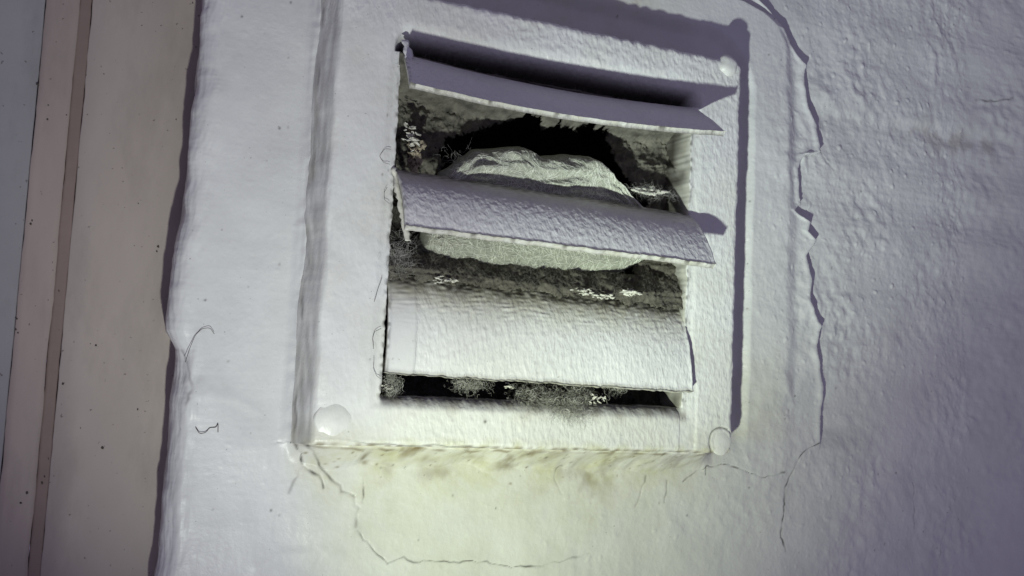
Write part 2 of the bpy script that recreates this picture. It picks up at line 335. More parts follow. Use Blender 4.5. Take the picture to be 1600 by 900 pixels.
wall = mesh_obj('wall', PT.reshape(-1, 3), grid_faces(nu, nv, keep), M_wall, attrs=dict(calm=0.75*sm(40, -10, U)*np.clip(0.8+0.5*noise(U, V, 40, 67), 0, 1.2), stain=stain, dirt=np.clip(dirt, 0, 1), rust=np.clip(rust, 0, 1)))
tag(wall, 'white painted rendered wall with cracked and peeling layers round the vent', kind='structure')

# ---------------------------------------------------------------- timber trim in the reveal left of the wall
def board(name, u0, u1, d0, d1, mat, parent, seed, wav=0.25, v0=-130, v1=310):
    """a bevelled board with slightly uneven long edges; front face at d1"""
    vv = np.linspace(v0, v1, 160); prof = [(u0, d0), (u0, d1-0.3), (u0+0.3, d1)]+[(u0+0.3+(u1-u0-0.6)*k/6, d1) for k in range(1, 6)]+[(u1-0.3, d1), (u1, d1-0.3), (u1, d0)]
    P = []
    for (pu, pd) in prof:
        e = 1 if pu > (u0+u1)/2 else 0
        w = wav*(noise(vv*0, vv, 30, seed+e)+0.6*noise(vv*0, vv, 7, seed+2+e)) if min(pu-u0, u1-pu) < 1 else 0
        for q, x in zip(vv, np.broadcast_to(w, vv.shape)): P.append((pu+x, q, pd+(0.15*float(noise(pu, q, 60, seed+5)) if pd > d0+1 else 0)))
    return mesh_obj(name, np.array(P), grid_faces(len(prof), len(vv)), mat, parent)
TD = -22.0
TX = [q[0] for q in [(-72.8,45.6),(-76.5,45.3),(-86.7,44.4)]]
trim = empty('timber_trim', B(-60, -130, -40), 'beige painted timber trim with a brown joint, left of the white wall', 'trim')
board('facing_board', TX[0], -30, -45, TD, M_trim, trim, 70, 0.22)
board('joint_strip', TX[1], TX[0]-0.02, -45, TD-0.25, M_seal, trim, 75, 0.2)
board('bead_strip', TX[2]+0.25, TX[1]+0.05, -45, TD+0.05, M_bead, trim, 80, 0.25)
panel = board('flat_panel', -190, TX[2]+0.1, -45, TD-0.2, M_panel, None, 85, 0.1)
tag(panel, 'dull grey flat painted panel at the far left edge', 'panel')

# ---------------------------------------------------------------- vent cover
vent = empty('vent_cover', B(80, 0, 0), 'square white painted louvred wall vent clogged with grey lint', 'vent')
FW, FH, HF = 160.0, 151.0, 16.0
OU0, OU1, OV0, OV1 = 21.6, 137.4, 16.0, 131.6
g = 0.40
fu = np.concatenate([np.arange(-3.6, -0.1, 0.3), np.linspace(0, OU0, 55), np.linspace(OU0, OU1, 290)[1:], np.linspace(OU1, FW, 58)[1:], [160.25, 160.4, 160.5, 160.55]])
fv = np.concatenate([[-0.6, -0.45, -0.3, -0.15], np.linspace(0, OV0, 42), np.linspace(OV0, OV1, 296)[1:], np.linspace(OV1, FH, 44)[1:], [151.2, 151.35, 151.45, 151.5]])
n, m = len(fu), len(fv); U, V = np.meshgrid(fu, fv, indexing='ij')
def edge_drop(x, r=2.6):            # rounded shoulder, x = distance inside the edge
    x = np.clip(x, 0, r); return r-np.sqrt(np.maximum(r*r-(r-x)**2, 0))
H = np.full_like(U, HF)
H -= edge_drop(U+0.2, 2.0)+edge_drop(FW-U)+edge_drop(FH-V)+edge_drop(V, 2.0)
H += 0.25*noise(U, V, 50, 101)+0.10*noise(U, V, 18, 102)
top = sm(132, 139, V); rt = sm(134, 142, U); bot = sm(18, 12, V)*sm(20, 60, U)
rgh = 0.35+1.7*top*sm(20, 70, U)+0.45*rt+0.5*bot
# orange-peel with a slight lean, strongest on the top rail
H += rgh*(0.055*noise(U+0.25*V, V*0.7, 2.0, 103)+0.075*noise(U, V, 4.2, 104)+0.03*noise(U, V, 1.5, 105))
H -= 0.5*sm(4.5, 1.5, np.maximum(np.maximum(OU0-U, U-OU1), np.maximum(OV0-V, V-OV1)))   # eased inner margin
H -= 0.45*sm(143.6, 142.6, U)*(U > 136)*sm(30, 22, V)                                     # crease beside the lowest pivot
qv = np.clip((142-V)/10.6, 0, 1); H -= 13.5*(1-np.sqrt(1-np.minimum(qv, 0.998)**2.2))*sm(19, 23, U)*sm(142, 136, U)*(V > 130)                              # hollow over the top hinge
H -= 1.6*np.clip(1-(V-12.2)/-3.8, 0, 1)*0
rb = np.clip((V-12.0)/4.0, 0, 1)*(V < 17)*sm(20, 23, U)*sm(139, 136, U); H -= 2.6*rb**2.4                       # worn lower lip of the opening
side = (U < 0); H = np.where(side, HF-2.0-(-U/3.4)*11+0.45*noise(U*1.3, V*0.05, 2.5, 106)+0.30*noise(U+0.02*V, V*0.07, 1.1, 143)+0.5*noise(U, V*0.6, 9, 122, 0.4), H)
H -= sm(4, 0, U)*(U >= 0)*(0.5+0.4*noise(U*0, V, 24, 123)+0.35*noise(U, V*0.12, 2.2, 124))
H = np.where(U > 160.2, (HF-2.6)*(1-(U-160.2)/0.35)-6, H); H = np.where(V < -0.1, np.minimum(H, (HF-2)*(1-(-V-0.1)/0.5)-2), H); H = np.where(V > 151.1, np.minimum(H, (HF-2.6)*(1-(V-151.1)/0.4)-6), H)
# wobble of the outline and of the opening
inner = np.exp(-(np.maximum(np.maximum(OU0-U, U-OU1), np.maximum(OV0-V, V-OV1))/2.5)**2)
wu = inner*(0.35*noise(U*0, V, 7, 107)+0.2*noise(U*0, V, 2.2, 108))*(1-sm(OV0-1, OV0-4, V)-sm(OV1+1, OV1+4, V)); wv = inner*(0.3*noise(U, V*0, 9, 109)+0.18*noise(U, V*0, 2.5, 110))
ou = sm(150, 160, U)*(0.35*noise(V*0, V, 12, 111)+0.2*noise(V*0, V, 3, 112)); ov = sm(143, 151, V)*0.4*noise(U, V*0, 5, 113)
cr = (np.minimum(FW-U, 6)-6)**2+(np.minimum(FH-V, 6)-6)**2                                # rounded top right corner
shrink = np.where((U > FW-6) & (V > FH-6), np.maximum(np.sqrt(cr)-6, 0), 0)
PU = U+wu+ou-0.72*shrink+sm(3, -1, U)*(0.6*noise(U*0, V, 34, 129)+0.15*noise(U*0, V, 9, 131)); PV = V+wv+ov-0.72*shrink
# pivot notch at the upper left corner of the opening
dirt = np.zeros_like(U); stain = np.zeros_like(U); rust = np.zeros_like(U)
C1 = ([(154.6,4.5)][0]); 
ring = np.abs(np.hypot(U-C1[0], V-C1[1])-5.3-0.3*noise(U, V, 6, 114)); ang = np.arctan2(V-C1[1], U-C1[0])
H -= 0.6*np.exp(-(ring/0.35)**2)*(U < 159); dirt = np.maximum(dirt, 0.85*np.exp(-(ring/0.26)**2)*(np.cos(ang-2.7) > -0.15)*(U < 158.6))
dirt = np.maximum(dirt, 0.9*np.exp(-((U-[(58.3,9.0)][0][0])**2+(V-[(58.3,9.0)][0][1])**2)/0.35))
rim = np.maximum(np.maximum(OU0-U, U-OU1), np.maximum(OV0-V, V-OV1))
dirt = np.maximum(dirt, 0.9*rb**1.3*np.clip(0.75+0.5*noise(U, V, 6, 125), 0, 1)); rust = np.maximum(rust, 0.5*np.clip((V-9)/6, 0, 1)*(V < 17)*(U > 20)*(U < 139)*np.clip(0.2+noise(U, V, 9, 126), 0, 1))
seam = 0.5+0.5*noise(U, V*0, 12, 127)+1.6*sm(25, 8, U)*sm(-2, 6, U); dirt = np.maximum(dirt, 0.65*np.exp(-((V-seam-0.4*noise(U, V*0, 5, 144, 0.5))/0.24)**2)*np.clip(0.3+1.2*noise(U, V*0, 26, 128, 0.3), 0, 1))
dirt = np.maximum(dirt, 0.97*sm(137.5, 132.2, V)*(V > 131)*sm(20, 23, U)*sm(140, 136, U))  # shade of the hinge gap painted in, near black at the bottom
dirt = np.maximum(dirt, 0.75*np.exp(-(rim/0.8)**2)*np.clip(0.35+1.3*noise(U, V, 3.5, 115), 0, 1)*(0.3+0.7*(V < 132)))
for k in range(46):
    e = rng.integers(0, 3); c = [(OU0-abs(rng.normal(0, 2)), rng.uniform(18, 130)), (rng.uniform(22, 138), OV0-abs(rng.normal(0, 2.5))), (OU1+abs(rng.normal(0, 1.5)), rng.uniform(18, 120))][e]
    blob(dirt, U, V, c, rng.uniform(.2, .4), rng.uniform(.2, .6), rng.uniform(.3, .7))
stain = np.maximum(stain, 0.75*sm(5, 0.3, V)*np.clip(0.6+0.9*noise(U, V, 9, 116), 0, 1))
stain = np.maximum(stain, 0.45*sm(14, 2, V)*sm(40, 5, U)+0.35*sm(16, 4, V)*sm(132, 150, U))
stain = np.maximum(stain, 0.16*np.ones_like(U)*np.clip(0.5+noise(U, V, 30, 117), 0, 1))
rust = np.maximum(rust, 0.7*np.clip(0.3+1.2*noise(U, V, 5, 118), 0, 1)*sm(1.6, 0.2, V)); rust = np.maximum(rust, 0.3*sm(-1, -3, U)*np.clip(noise(U*2, V*.15, 3, 119)+.3, 0, 1)); dirt = np.maximum(dirt, 0.30*sm(1.4, -0.8, U)*np.clip(0.65+0.8*noise(U*2, V*0.12, 2.4, 140), 0, 1.2)); dirt = np.maximum(dirt, 0.7*np.exp(-((U+2.9+0.35*noise(U*0, V, 9, 141))/0.28)**2)*np.clip(0.2+1.5*noise(U*0, V, 20, 142), 0, 1))  # left side: grime streaks, with the grey of its shaded face painted in
pts = np.stack([PU, PV, H], -1).reshape(-1, 3)
keep = ~((U[:-1, :-1] >= OU0-1e-6) & (U[1:, 1:] <= OU1+1e-6) & (V[:-1, :-1] >= OV0-1e-6) & (V[1:, 1:] <= OV1+1e-6))
F = [tuple(q) for q in grid_faces(n, m, keep)]
# inner walls of the opening: rings of vertices going back into the wall
i0 = int(np.argmin(abs(fu-OU0))); i1 = int(np.argmin(abs(fu-OU1))); j0 = int(np.argmin(abs(fv-OV0))); j1 = int(np.argmin(abs(fv-OV1)))
loop = [(i, j0) for i in range(i0, i1)]+[(i1, j) for j in range(j0, j1)]+[(i, j1) for i in range(i1, i0, -1)]+[(i0, j) for j in range(j1, j0, -1)]
prev = [i*m+j for i, j in loop]; L = len(loop); allp = [pts]; at = [dirt.ravel(), stain.ravel(), rust.ravel()]; base = n*m
cx, cvv = (OU0+OU1)/2, (OV0+OV1)/2
for depth, ins in ((15.0, 0.25), (13.5, 0.45), (11, 0.5), (8, 0.55), (4, 0.6), (0, 0.6), (-6, 0.6)):
    ringp = []
    for (i, j) in loop:
        x, y, z = pts[i*m+j]; sx = (1 if j in (j0, j1) and i0 < i < i1 else 0)
        jx = 0.15*float(noise(x+y, depth*1.4, 9, 120)); iu = ins+jx
        ringp.append((x+(iu if i == i0 else -iu if i == i1 else 0), y+(iu if j == j0 else -iu if j == j1 else 0), min(depth, z-0.4-(15-depth)*0.25)))
    new = [base+k for k in range(L)]; base += L; allp.append(np.array(ringp))
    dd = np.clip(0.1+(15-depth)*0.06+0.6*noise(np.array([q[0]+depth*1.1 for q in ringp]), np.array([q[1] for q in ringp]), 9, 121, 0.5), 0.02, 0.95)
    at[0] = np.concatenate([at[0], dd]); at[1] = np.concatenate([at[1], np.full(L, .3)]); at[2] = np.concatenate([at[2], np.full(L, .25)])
    for k in range(L): F.append((prev[k], prev[(k+1) % L], new[(k+1) % L], new[k]))
    prev = new
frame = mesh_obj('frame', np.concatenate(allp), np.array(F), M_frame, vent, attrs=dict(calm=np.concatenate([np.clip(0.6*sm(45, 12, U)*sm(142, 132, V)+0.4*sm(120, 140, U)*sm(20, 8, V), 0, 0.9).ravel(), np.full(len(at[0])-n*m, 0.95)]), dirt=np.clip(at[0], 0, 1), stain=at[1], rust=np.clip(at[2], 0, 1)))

def dome(name, c, r, h, d, parent, seed, sq=1.0, soft=3.5):
    """painted-over screw head: low dome with a rolled edge and brush lumps"""
    P, F, nr, na = [], [], 24, 64
    for k in range(nr+1):
        q = k/nr
        for a in range(na):
            t = 2*math.pi*a/na; rr = r*q*(1+0.09*float(noise(math.cos(t)*3, math.sin(t)*3, 4, seed)))
            z = h*(1-q**soft)-(0.8 if k == nr else 0)
            x, y = c[0]+rr*math.cos(t), c[1]+rr*math.sin(t)*sq
            P.append((x, y, d+z+0.05*float(noise(x, y, 5, seed+1))))
    for k in range(nr):
        for a in range(na): F.append((k*na+a, (k+1)*na+a, (k+1)*na+(a+1) % na, k*na+(a+1) % na))
    o = mesh_obj(name, np.array(P), np.array(F), M_frame, parent, attrs=dict(calm=np.full(len(P), .7), stain=np.full(len(P), .2), dirt=np.zeros(len(P)), rust=np.zeros(len(P))))
    return o
tag(dome('screw_head', [(6.7,8.1)][0], 6.2, 1.35, HF-0.5, frame, 130, 1.0, 2.2), 'wide round painted screw head at the lower left corner of the frame')
tag(dome('screw_head', [(153.1,148.2)][0], 4.3, 2.3, HF-0.4, frame, 132), 'small raised painted screw head at the upper right corner')
tag(dome('screw_head', C1, 4.9, 0.75, HF-0.35, frame, 134, 1.0, 2.2), 'flat screw head ringed by a dark crack at the lower right corner')

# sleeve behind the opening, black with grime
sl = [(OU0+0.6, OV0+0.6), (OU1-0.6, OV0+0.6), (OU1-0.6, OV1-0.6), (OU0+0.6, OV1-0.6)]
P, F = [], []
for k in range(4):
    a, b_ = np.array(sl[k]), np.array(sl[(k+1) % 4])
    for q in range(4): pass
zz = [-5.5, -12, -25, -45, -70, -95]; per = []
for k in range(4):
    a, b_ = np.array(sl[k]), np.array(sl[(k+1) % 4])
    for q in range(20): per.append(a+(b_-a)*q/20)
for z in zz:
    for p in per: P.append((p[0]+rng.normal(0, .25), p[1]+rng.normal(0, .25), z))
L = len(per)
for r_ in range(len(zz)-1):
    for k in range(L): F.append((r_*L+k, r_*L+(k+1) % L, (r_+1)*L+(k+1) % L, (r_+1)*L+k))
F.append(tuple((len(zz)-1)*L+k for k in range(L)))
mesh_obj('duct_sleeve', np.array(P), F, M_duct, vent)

def louver(TL, TR, BL, BR, bulge, label, seed, rough=0.14, thick=1.3, sag=0.0, strip=0.0, grime=0.5, wr=0.0, hump=1.0, bow=0.0):
    """hinged flap: outer skin with brushed paint relief, thickened lower lip, plain back"""
    TL, TR, BL, BR = [np.array(x, float) for x in (TL, TR, BL, BR)]
    ns, nt_ = 290, 84
    s, t = np.meshgrid(np.linspace(0, 1, ns), np.linspace(0, 1, nt_), indexing='ij')
    Wd = np.linalg.norm(TR-TL); Ht = np.linalg.norm(BL-TL); x, y = s*Wd, t*Ht
    jag = 0.30*noise(x, x*0, 9, seed)+0.16*noise(x, x*0, 2.6, seed+1)
    tt = t+jag/Ht*sm(0.8, 1, t); ends = 0.3*noise(y, y*0, 5, seed+2)
    A = TL+(TR-TL)*s[..., None]; Bq = BL+(BR-BL)*s[..., None]
    C = A+(Bq-A)*tt[..., None]
    ch = (Bq-A); nrm = np.cross((TR-TL)/Wd, ch); nrm = -nrm/np.linalg.norm(nrm, axis=-1, keepdims=True)
    nrm = np.where(nrm[..., 2:3] < 0, -nrm, nrm)
    arch = bulge*4*t*(1-t)*(1-0.35*(t-0.5))*hump+sag*np.sin(math.pi*s)*t
    hh = arch+0.15*noise(x, y, 40, seed+3)
    tex = rough*(0.45*noise(x+0.6*y, (y-0.35*x)*0.5, 1.8, seed+4)+0.5*noise(x, y, 3.8, seed+5)+0.2*noise(x, y, 1.3, seed+6))
    tex *= (0.25+0.75*sm(0.05, 0.5, t))*(1 if not strip else 0.08+0.92*sm(strip-0.6, strip+0.6, x))
    if wr: tex += wr*sm(0.62, 0.2, t)*noise(x*0.16+0.2*y, y+0.8*noise(x, y, 18, seed+12), 1.6, seed+7)*np.clip(0.7+0.8*noise(x, y, 14, seed+13), 0.1, 1.3)
    if strip: hh += 0.45*sm(strip+0.5, strip-0.5, x)
    lip = 0.35*sm(0.955, 1.0, t)+0.25*sm(0.012, 0.0, s)+0.25*sm(0.988, 1.0, s)
    C[..., 1] -= bow*4*s*(1-s)
    out = C+nrm*(hh+tex+lip)[..., None]
    out[..., 0] += (ends*(sm(0.03, 0, s)+sm(0.97, 1, s)))
    back = C+nrm*(hh-thick-lip*0.6)[..., None]
    P = np.concatenate([out.reshape(-1, 3), back.reshape(-1, 3)])
    o_ = ns*nt_; F = [grid_faces(ns, nt_, flip=True), grid_faces(ns, nt_)+o_]
    def band(idx):
        idx = np.array(idx); return np.stack([idx[:-1], idx[1:], idx[1:]+o_, idx[:-1]+o_], 1)
    F += [band([i*nt_+nt_-1 for i in range(ns)]), band([i*nt_ for i in range(ns)])[:, ::-1], band(list(range(nt_)))[:, ::-1], band([(ns-1)*nt_+j for j in range(nt_)])]
    F = np.concatenate(F)
    gn = np.clip(0.75+0.35*noise(x*0.4, y, 9, seed+8)+0.55*noise(x*0.35+.2*y, y, 1.6, seed+9), 0.1, 1.2)
    dirt = grime*(0.55*sm(0.36, 0.05, t)**1.5+0.8*sm(0.16, 0.05, t))*gn; dirt = np.maximum(dirt, 0.6*sm(0.012, 0, s)*np.clip(.3+1.5*noise(x, y, 3, seed+10), 0, 1))
    st = np.maximum(grime*0.7*sm(0.6, 0.05, t), 0.55*sm(0.965, 1.0, t))
    ru = grime*0.55*sm(0.42, 0.0, t)*gn
    spk = np.zeros_like(dirt)
    for k in range(18): blob(spk, x, y, (rng.uniform(0, Wd), rng.uniform(0, Ht)), .3, .3, rng.uniform(.2, .6))
    dirt = np.maximum(dirt, spk)
    dirt = np.maximum(dirt, 0.8*(t > 0.995)*np.clip(noise(x, y, 5, seed+11)*2-0.45, 0, 1))
    bd = np.full(o_, 0.35); z0 = np.concatenate
    o = mesh_obj('louver', P, F, M_louver, vent, attrs=dict(calm=z0([(np.where(x < strip, 0.85, 0)+0.7*sm(0.4, 0.1, t)*(0 if wr else 1)).ravel(), bd*0]), dirt=np.clip(z0([dirt.ravel(), bd]), 0, 1), stain=np.clip(z0([st.ravel(), np.full(o_, .5)]), 0, 1), rust=np.clip(z0([ru.ravel(), bd*.6]), 0, 1)))
    # give the skin and the back split shading at the rim
    tag(o, label)
    return o, out
lv1, skin1 = louver((22.3, 128.6, 17.0), (138, 129.8, 14.6), (19.6, 114.2, 33.0), (139.2, 116.2, 34.0), 0.6, 'topmost louver, tipped far open and showing its shaded upper face', 200, 0.03, 1.3, 0, 0, 0.15, bow=2.5)
lv2, skin2 = louver((22.4, 90.6, 14.0), (137.6, 89.2, 12.5), (22.0, 69.6, 29.5), (138.0, 68.0, 32.2), 2.7, 'middle louver, half open with rough raking-lit paint', 230, 0.10, 1.5, 0.0, 0, 0.55)
lv3, skin3 = louver((22.3, 56.0, 11.5), (137.2, 54.4, 10.2), (22.3, 23.6, 16.0), (138.0, 22.4, 20.4), 2.8, 'lowest louver, nearly shut, wrinkled paint and grimy top edge', 260, 0.10, 1.4, 0.0, 9.5, 0.85, 0.16)

# torn paint skin and dirty end flanges at the left pivots
def ragged_strip(name, path, width, mat, parent, seed, label=None):
    r = np.random.default_rng(seed); path = np.array(wiggle([tuple(p[:2]) for p in path], 0.2, 1.0, seed)); nn = len(path)
    P, F = [], []
    dz = np.linspace(0, 1, nn)
    for k, (a, b_) in enumerate(path):
        w = width*(0.6+0.6*r.random()); z = parent[1]+(parent[2]-parent[1])*dz[k]
        for c_ in range(4): P.append((a+w*(c_/3-0.5)+r.normal(0, .12), b_+r.normal(0, .12), z+(0.6 if c_ in (1, 2) else 0)+r.normal(0, .2)))
    for k in range(nn-1):
        for c_ in range(3): F.append((k*4+c_, k*4+c_+1, k*4+c_+5, k*4+c_+4))
    o = mesh_obj(name, np.array(P), np.array(F), mat, parent[0])
    md = o.modifiers.new('thickness', 'SOLIDIFY'); md.thickness = 0.0004
    if label: tag(o, label)
    return o
ragged_strip('pivot_flange', [(22.4,133.7),(22.7,129.8),(24.6,123.2),(26.5,119.1)], 2.6, M_louver, (vent, 17, 22), 301, 'torn paint-crusted pivot at the upper left of the top louver')
ragged_strip('pivot_flange', [(21.6,90.6),(23.2,82.7),(25.1,73.4),(26.9,66.6)], 1.8, M_flake, (vent, 15, 18), 302, 'crusted pivot end of the middle louver')

# ---------------------------------------------------------------- lint, fabric and debris inside the vent
def inside(U, V, poly):
    r = np.zeros(U.shape, bool); n_ = len(poly)
    for k in range(n_):
        (x0, y0), (x1, y1) = poly[k], poly[(k+1) % n_]
        c = ((y0 > V) != (y1 > V)) & (U < (x1-x0)*(V-y0)/(y1-y0+1e-9)+x0); r ^= c
    return r
def mat_sheet(name, u0, u1, v0, v1, dfun, hole, mat, step=0.45, amp=1.0, seed=0, hairs=0, hl=4, fmat=None):
    a = np.arange(u0, u1, step); b_ = np.arange(v0, v1, step); U, V = np.meshgrid(a, b_, indexing='ij')
    D = dfun(U, V)+amp*(1-(0.9*sm(117, 124, V) if v1 > 130 else 0))*(0.9*noise(U, V, 9, seed)+0.55*noise(U, V, 3.6, seed+1)+0.35*noise(U, V, 1.6, seed+2))
    Uw = U+0.8*noise(U, V, 2.4, seed+3)+1.4*noise(U, V, 7, seed+5); Vw = V+0.8*noise(U, V, 2.4, seed+4)+1.2*noise(U, V, 7, seed+6)
    k = np.ones((len(a)-1, len(b_)-1), bool)
    for h_ in hole: k &= ~(h_(Uw, Vw)[:-1, :-1] if callable(h_) else inside(Uw[:-1, :-1], Vw[:-1, :-1], h_))
    o = mesh_obj(name, np.stack([U, V, D], -1).reshape(-1, 3), grid_faces(len(a), len(b_), k), mat)
    md = o.modifiers.new('thickness', 'SOLIDIFY'); md.thickness = 0.0009
    if hairs:
        r = np.random.default_rng(seed); ok = np.argwhere(k); Ls = []
        for q in r.integers(0, len(ok), hairs):
            i, j = ok[q]; Ls.append(curl((U[i, j], V[i, j], D[i, j]), r.uniform(.5, 1)*hl, r, 0.9, 7, 0, (r.normal(), r.normal(), 0.5), 0.7))
        f_ = strands('fibre', Ls, 0.028, fmat or M_fluff, o); tag(f_, kind='stuff')
    return o
hole1 = [(41.1,87.9),(44.9,97.1),(43.0,103.8),(47.1,109.0),(52.9,110.8),(58.3,112.1),(62.2,114.5),(68.8,117.0),(72.8,119.0),(80.6,119.3),(84.5,116.0),(87.6,118.9),(94.1,117.4),(101.7,120.0),(109.0,119.1),(111.9,116.1),(115.6,109.6),(121.1,102.8),(128.2,97.2),(129.1,91.2),(33.9,80.2)]
M_mortar = plain('dusty_mortar', (0.135, 0.128, 0.105), 0.95, 0.6, 200, 0.0006)
lm = mat_sheet('lint_mat', 21, 139, 84, 131.2, lambda U, V: (lambda V: (-2.0-1.5*sm(30, 60, U)+3.2*sm(112, 133, U)+2*sm(27, 21, U))*(1-sm(118.5, 126, V))+(16.0-2.2*(U-22)/116)*sm(118.5, 126, V)-11*sm(129.5, 131.2, V))(V+2.4*np.clip(4*(U-22)*(138-U)/116**2, 0, 1)), [hole1], M_mortar, 0.45, 1.7, 310, 2200, 4)  # top bent forward to the hinge to stop light leaking into the hollow
tag(lm, 'grey-brown matted lint with a ragged black hole, behind the top louver gap', 'lint')
# thick lint along the head of the lowest louver
ll = mat_sheet('lint_roll', 21.5, 138.5, 51.5, 65, lambda U, V: 14.0-np.abs(V-(58.2-1.0*sm(30, 70, U)+1.2*sm(112, 136, U)))*np.where(V > 57, 0.95, 0.12)+0.5*noise(U, V*0, 12, 330), [lambda U, V: V < 54.6-0.012*(U-22)+1.1*noise(U, V*0, 9, 333)], M_lint, 0.40, 1.25, 330, 2600, 4.0)
tag(ll, 'dark fluffy lint roll lying along the grimy head of the lowest louver', 'lint')
ls = mat_sheet('lint_clump', 21, 33, 56, 100, lambda U, V: 2.5+5*sm(29, 22, U)-4*sm(72, 95, V), [], M_lintdark, 0.45, 1.6, 350, 260, 5)
tag(ls, 'dark lint clump in the left jamb behind the middle louver', 'lint')
lr = mat_sheet('lint_clump', 122, 139, 54, 76, lambda U, V: 5+4*sm(128, 137, U)-2*sm(60, 75, V), [], M_lint, 0.45, 1.8, 360, 260, 5)
tag(lr, 'brown lint clump in the right jamb beside the fabric, under the middle louver', 'lint')
lb = mat_sheet('lint_bed', 22, 138, 14, 30, lambda U, V: 2.5-0.35*(V-16), [], M_lintdark, 0.5, 1.2, 370, 260, 4)
tag(lb, 'black dusty lint bed in the slot under the lowest louver', 'lint')

# pale non-woven fabric bulging between the louvers
def fabric():
    topl = [(40.9,93.3),(46.8,98.1),(52.7,103.2),(62.4,105.3),(71.3,107.3),(77.6,104.2),(83.7,105.5),(90.4,106.9),(95.7,107.2),(99.5,106.3),(103.4,103.0),(108.0,98.3),(111.4,94.9),(120.6,88.7),(130.9,80.1)]
    botl = [(35.6,66.9),(39.1,62.9),(43.8,61.2),(54.2,60.8),(64.4,59.9),(76.3,59.7),(85.9,59.8),(95.5,60.9),(106.0,63.0),(116.8,65.6),(123.6,69.1),(129.1,72.5),(133.3,74.9),(135.2,76.1),(136.3,77.2)]
    n_, m_ = 220, 190; s = np.linspace(0, 1, n_); t = np.linspace(0, 1, m_)
    def res(p):
        p = np.array(p); k = np.linspace(0, 1, len(p)); q = [np.interp(s, k, p[:, a]) for a in (0, 1)]
        for _ in range(10):
            for a in q: a[1:-1] = (a[:-2]+2*a[1:-1]+a[2:])/4
        return q
    tu, tv = res(topl); bu, bv = res(botl); tv = tv+0.3*noise(s*80, s*0, 6, 380)
    T, Sg = np.meshgrid(t, s); U = tu[:, None]*(1-T)+bu[:, None]*T; V = tv[:, None]*(1-T)+bv[:, None]*T
    e = np.minimum(np.minimum(T, 1-T)*38, np.minimum(Sg, 1-Sg)*85)
    D = 8.5+5.0*sm(0.55, 0.12, T)-1.0*sm(0.12, 0, T)-8*np.exp(-(e/1.5)**1.3)
    D += 0.6*noise(U, V, 16, 381)
    def fold(poly, w, h, asym=0.5):
        g_ = np.zeros_like(U); p = np.array(poly); dist = seg_dist(U, V, poly); yy = np.interp(U, p[:, 0], p[:, 1])
        sd = np.where(V > yy, dist, -dist); 
        return h*np.exp(-np.where(sd > 0, sd/(w*asym), sd/w)**2)
    D += fold([(47.8,97.6),(59.3,99.6),(69.1,101.9),(77.0,104.9),(79.5,107.5)], 2.6, 0.8, 0.5)
    D += fold([(48.5,94.1),(64.4,96.7),(79.5,97.3),(88.2,98.0),(93.6,101.5),(96.9,104.8)], 2.8, 0.9, 0.5)
    D -= fold([(72.0,94.9),(84.2,95.6),(93.8,96.8),(103.2,96.1)], 1.8, 0.8, 1.0)
    D += fold([(71.3,106.8),(77.1,103.5),(87.1,99.2)], 2.4, 0.5, 0.8)
    D += fold([(99.0,106.0),(100.3,100.5),(108.6,95.3)], 2.4, 0.5, 0.8)
    D -= fold([(50.9,98.0),(66.7,99.3),(74.2,101.2)], 1.4, 0.5, 1.0)
    D += fold([(41.9,70.2),(40.7,66.1),(42.4,61.9)], 1.6, 1.0, 0.5)
    ph = (tv[:, None]-V)+1.3*noise(U*0.7, V, 16, 383)+0.07*(U-80)
    up = sm(0.66, 0.45, T)*sm(0, 0.06, T)
    cz = np.clip(1-3.2*np.abs(noise(U*0.45+0.25*V, V*1.2, 7, 387, 0.3)), 0, 1)
    D += up*(0.9*cz**1.5+0.75*np.sin(ph*1.25+0.5*noise(U, V, 9, 385))*np.clip(0.6+noise(U, V*1.4, 20, 386), 0.1, 1.3)+0.25*noise(U*0.5+0.2*V, V*1.3, 3.4, 384))+0.08*noise(U, V, 2.2, 382)
    o = mesh_obj('fabric_wad', np.stack([U, V, D], -1).reshape(-1, 3), grid_faces(n_, m_, flip=True), M_cloth)
    md = o.modifiers.new('thickness', 'SOLIDIFY'); md.thickness = 0.0006
    r = np.random.default_rng(5); Ls = []
    for k in range(3600):                                     # looping fibres pressed into the cloth
        ci, cj = r.uniform(0.03, 0.97), r.uniform(0.03, 0.97); a0 = r.uniform(0, 6.28); R_ = r.uniform(1.5, 6); L_ = r.uniform(.5, 1.6)*r.choice([-1, 1]); pts_ = []
        for q in np.linspace(0, 1, 8):
            a = a0+L_*q; x = ci+(R_*(math.cos(a)-math.cos(a0)))/85; y = cj+(R_*(math.sin(a)-math.sin(a0)))/38
            if not (0.02 < x < 0.98 and 0.02 < y < 0.98): break
            i, j = int(x*(n_-1)), int(y*(m_-1)); fi, fj = x*(n_-1)-i, y*(m_-1)-j
            G = lambda Q: (Q[i, j]*(1-fi)+Q[i+1, j]*fi)*(1-fj)+(Q[i, j+1]*(1-fi)+Q[i+1, j+1]*fi)*fj
            pts_.append((G(U), G(V), G(D)+0.03+0.16*math.sin(3.1*q+k)))
        if len(pts_) > 3: Ls.append(pts_)
    f_ = strands('fibre', Ls, 0.085, plain('fabric_fibre', (0.72, 0.73, 0.64), 0.8, 0.1, 300, 0), o, False); tag(f_, kind='stuff')
    return o
tag(fabric(), 'crumpled pale non-woven fabric wad stuffed behind the middle louver', 'fabric')

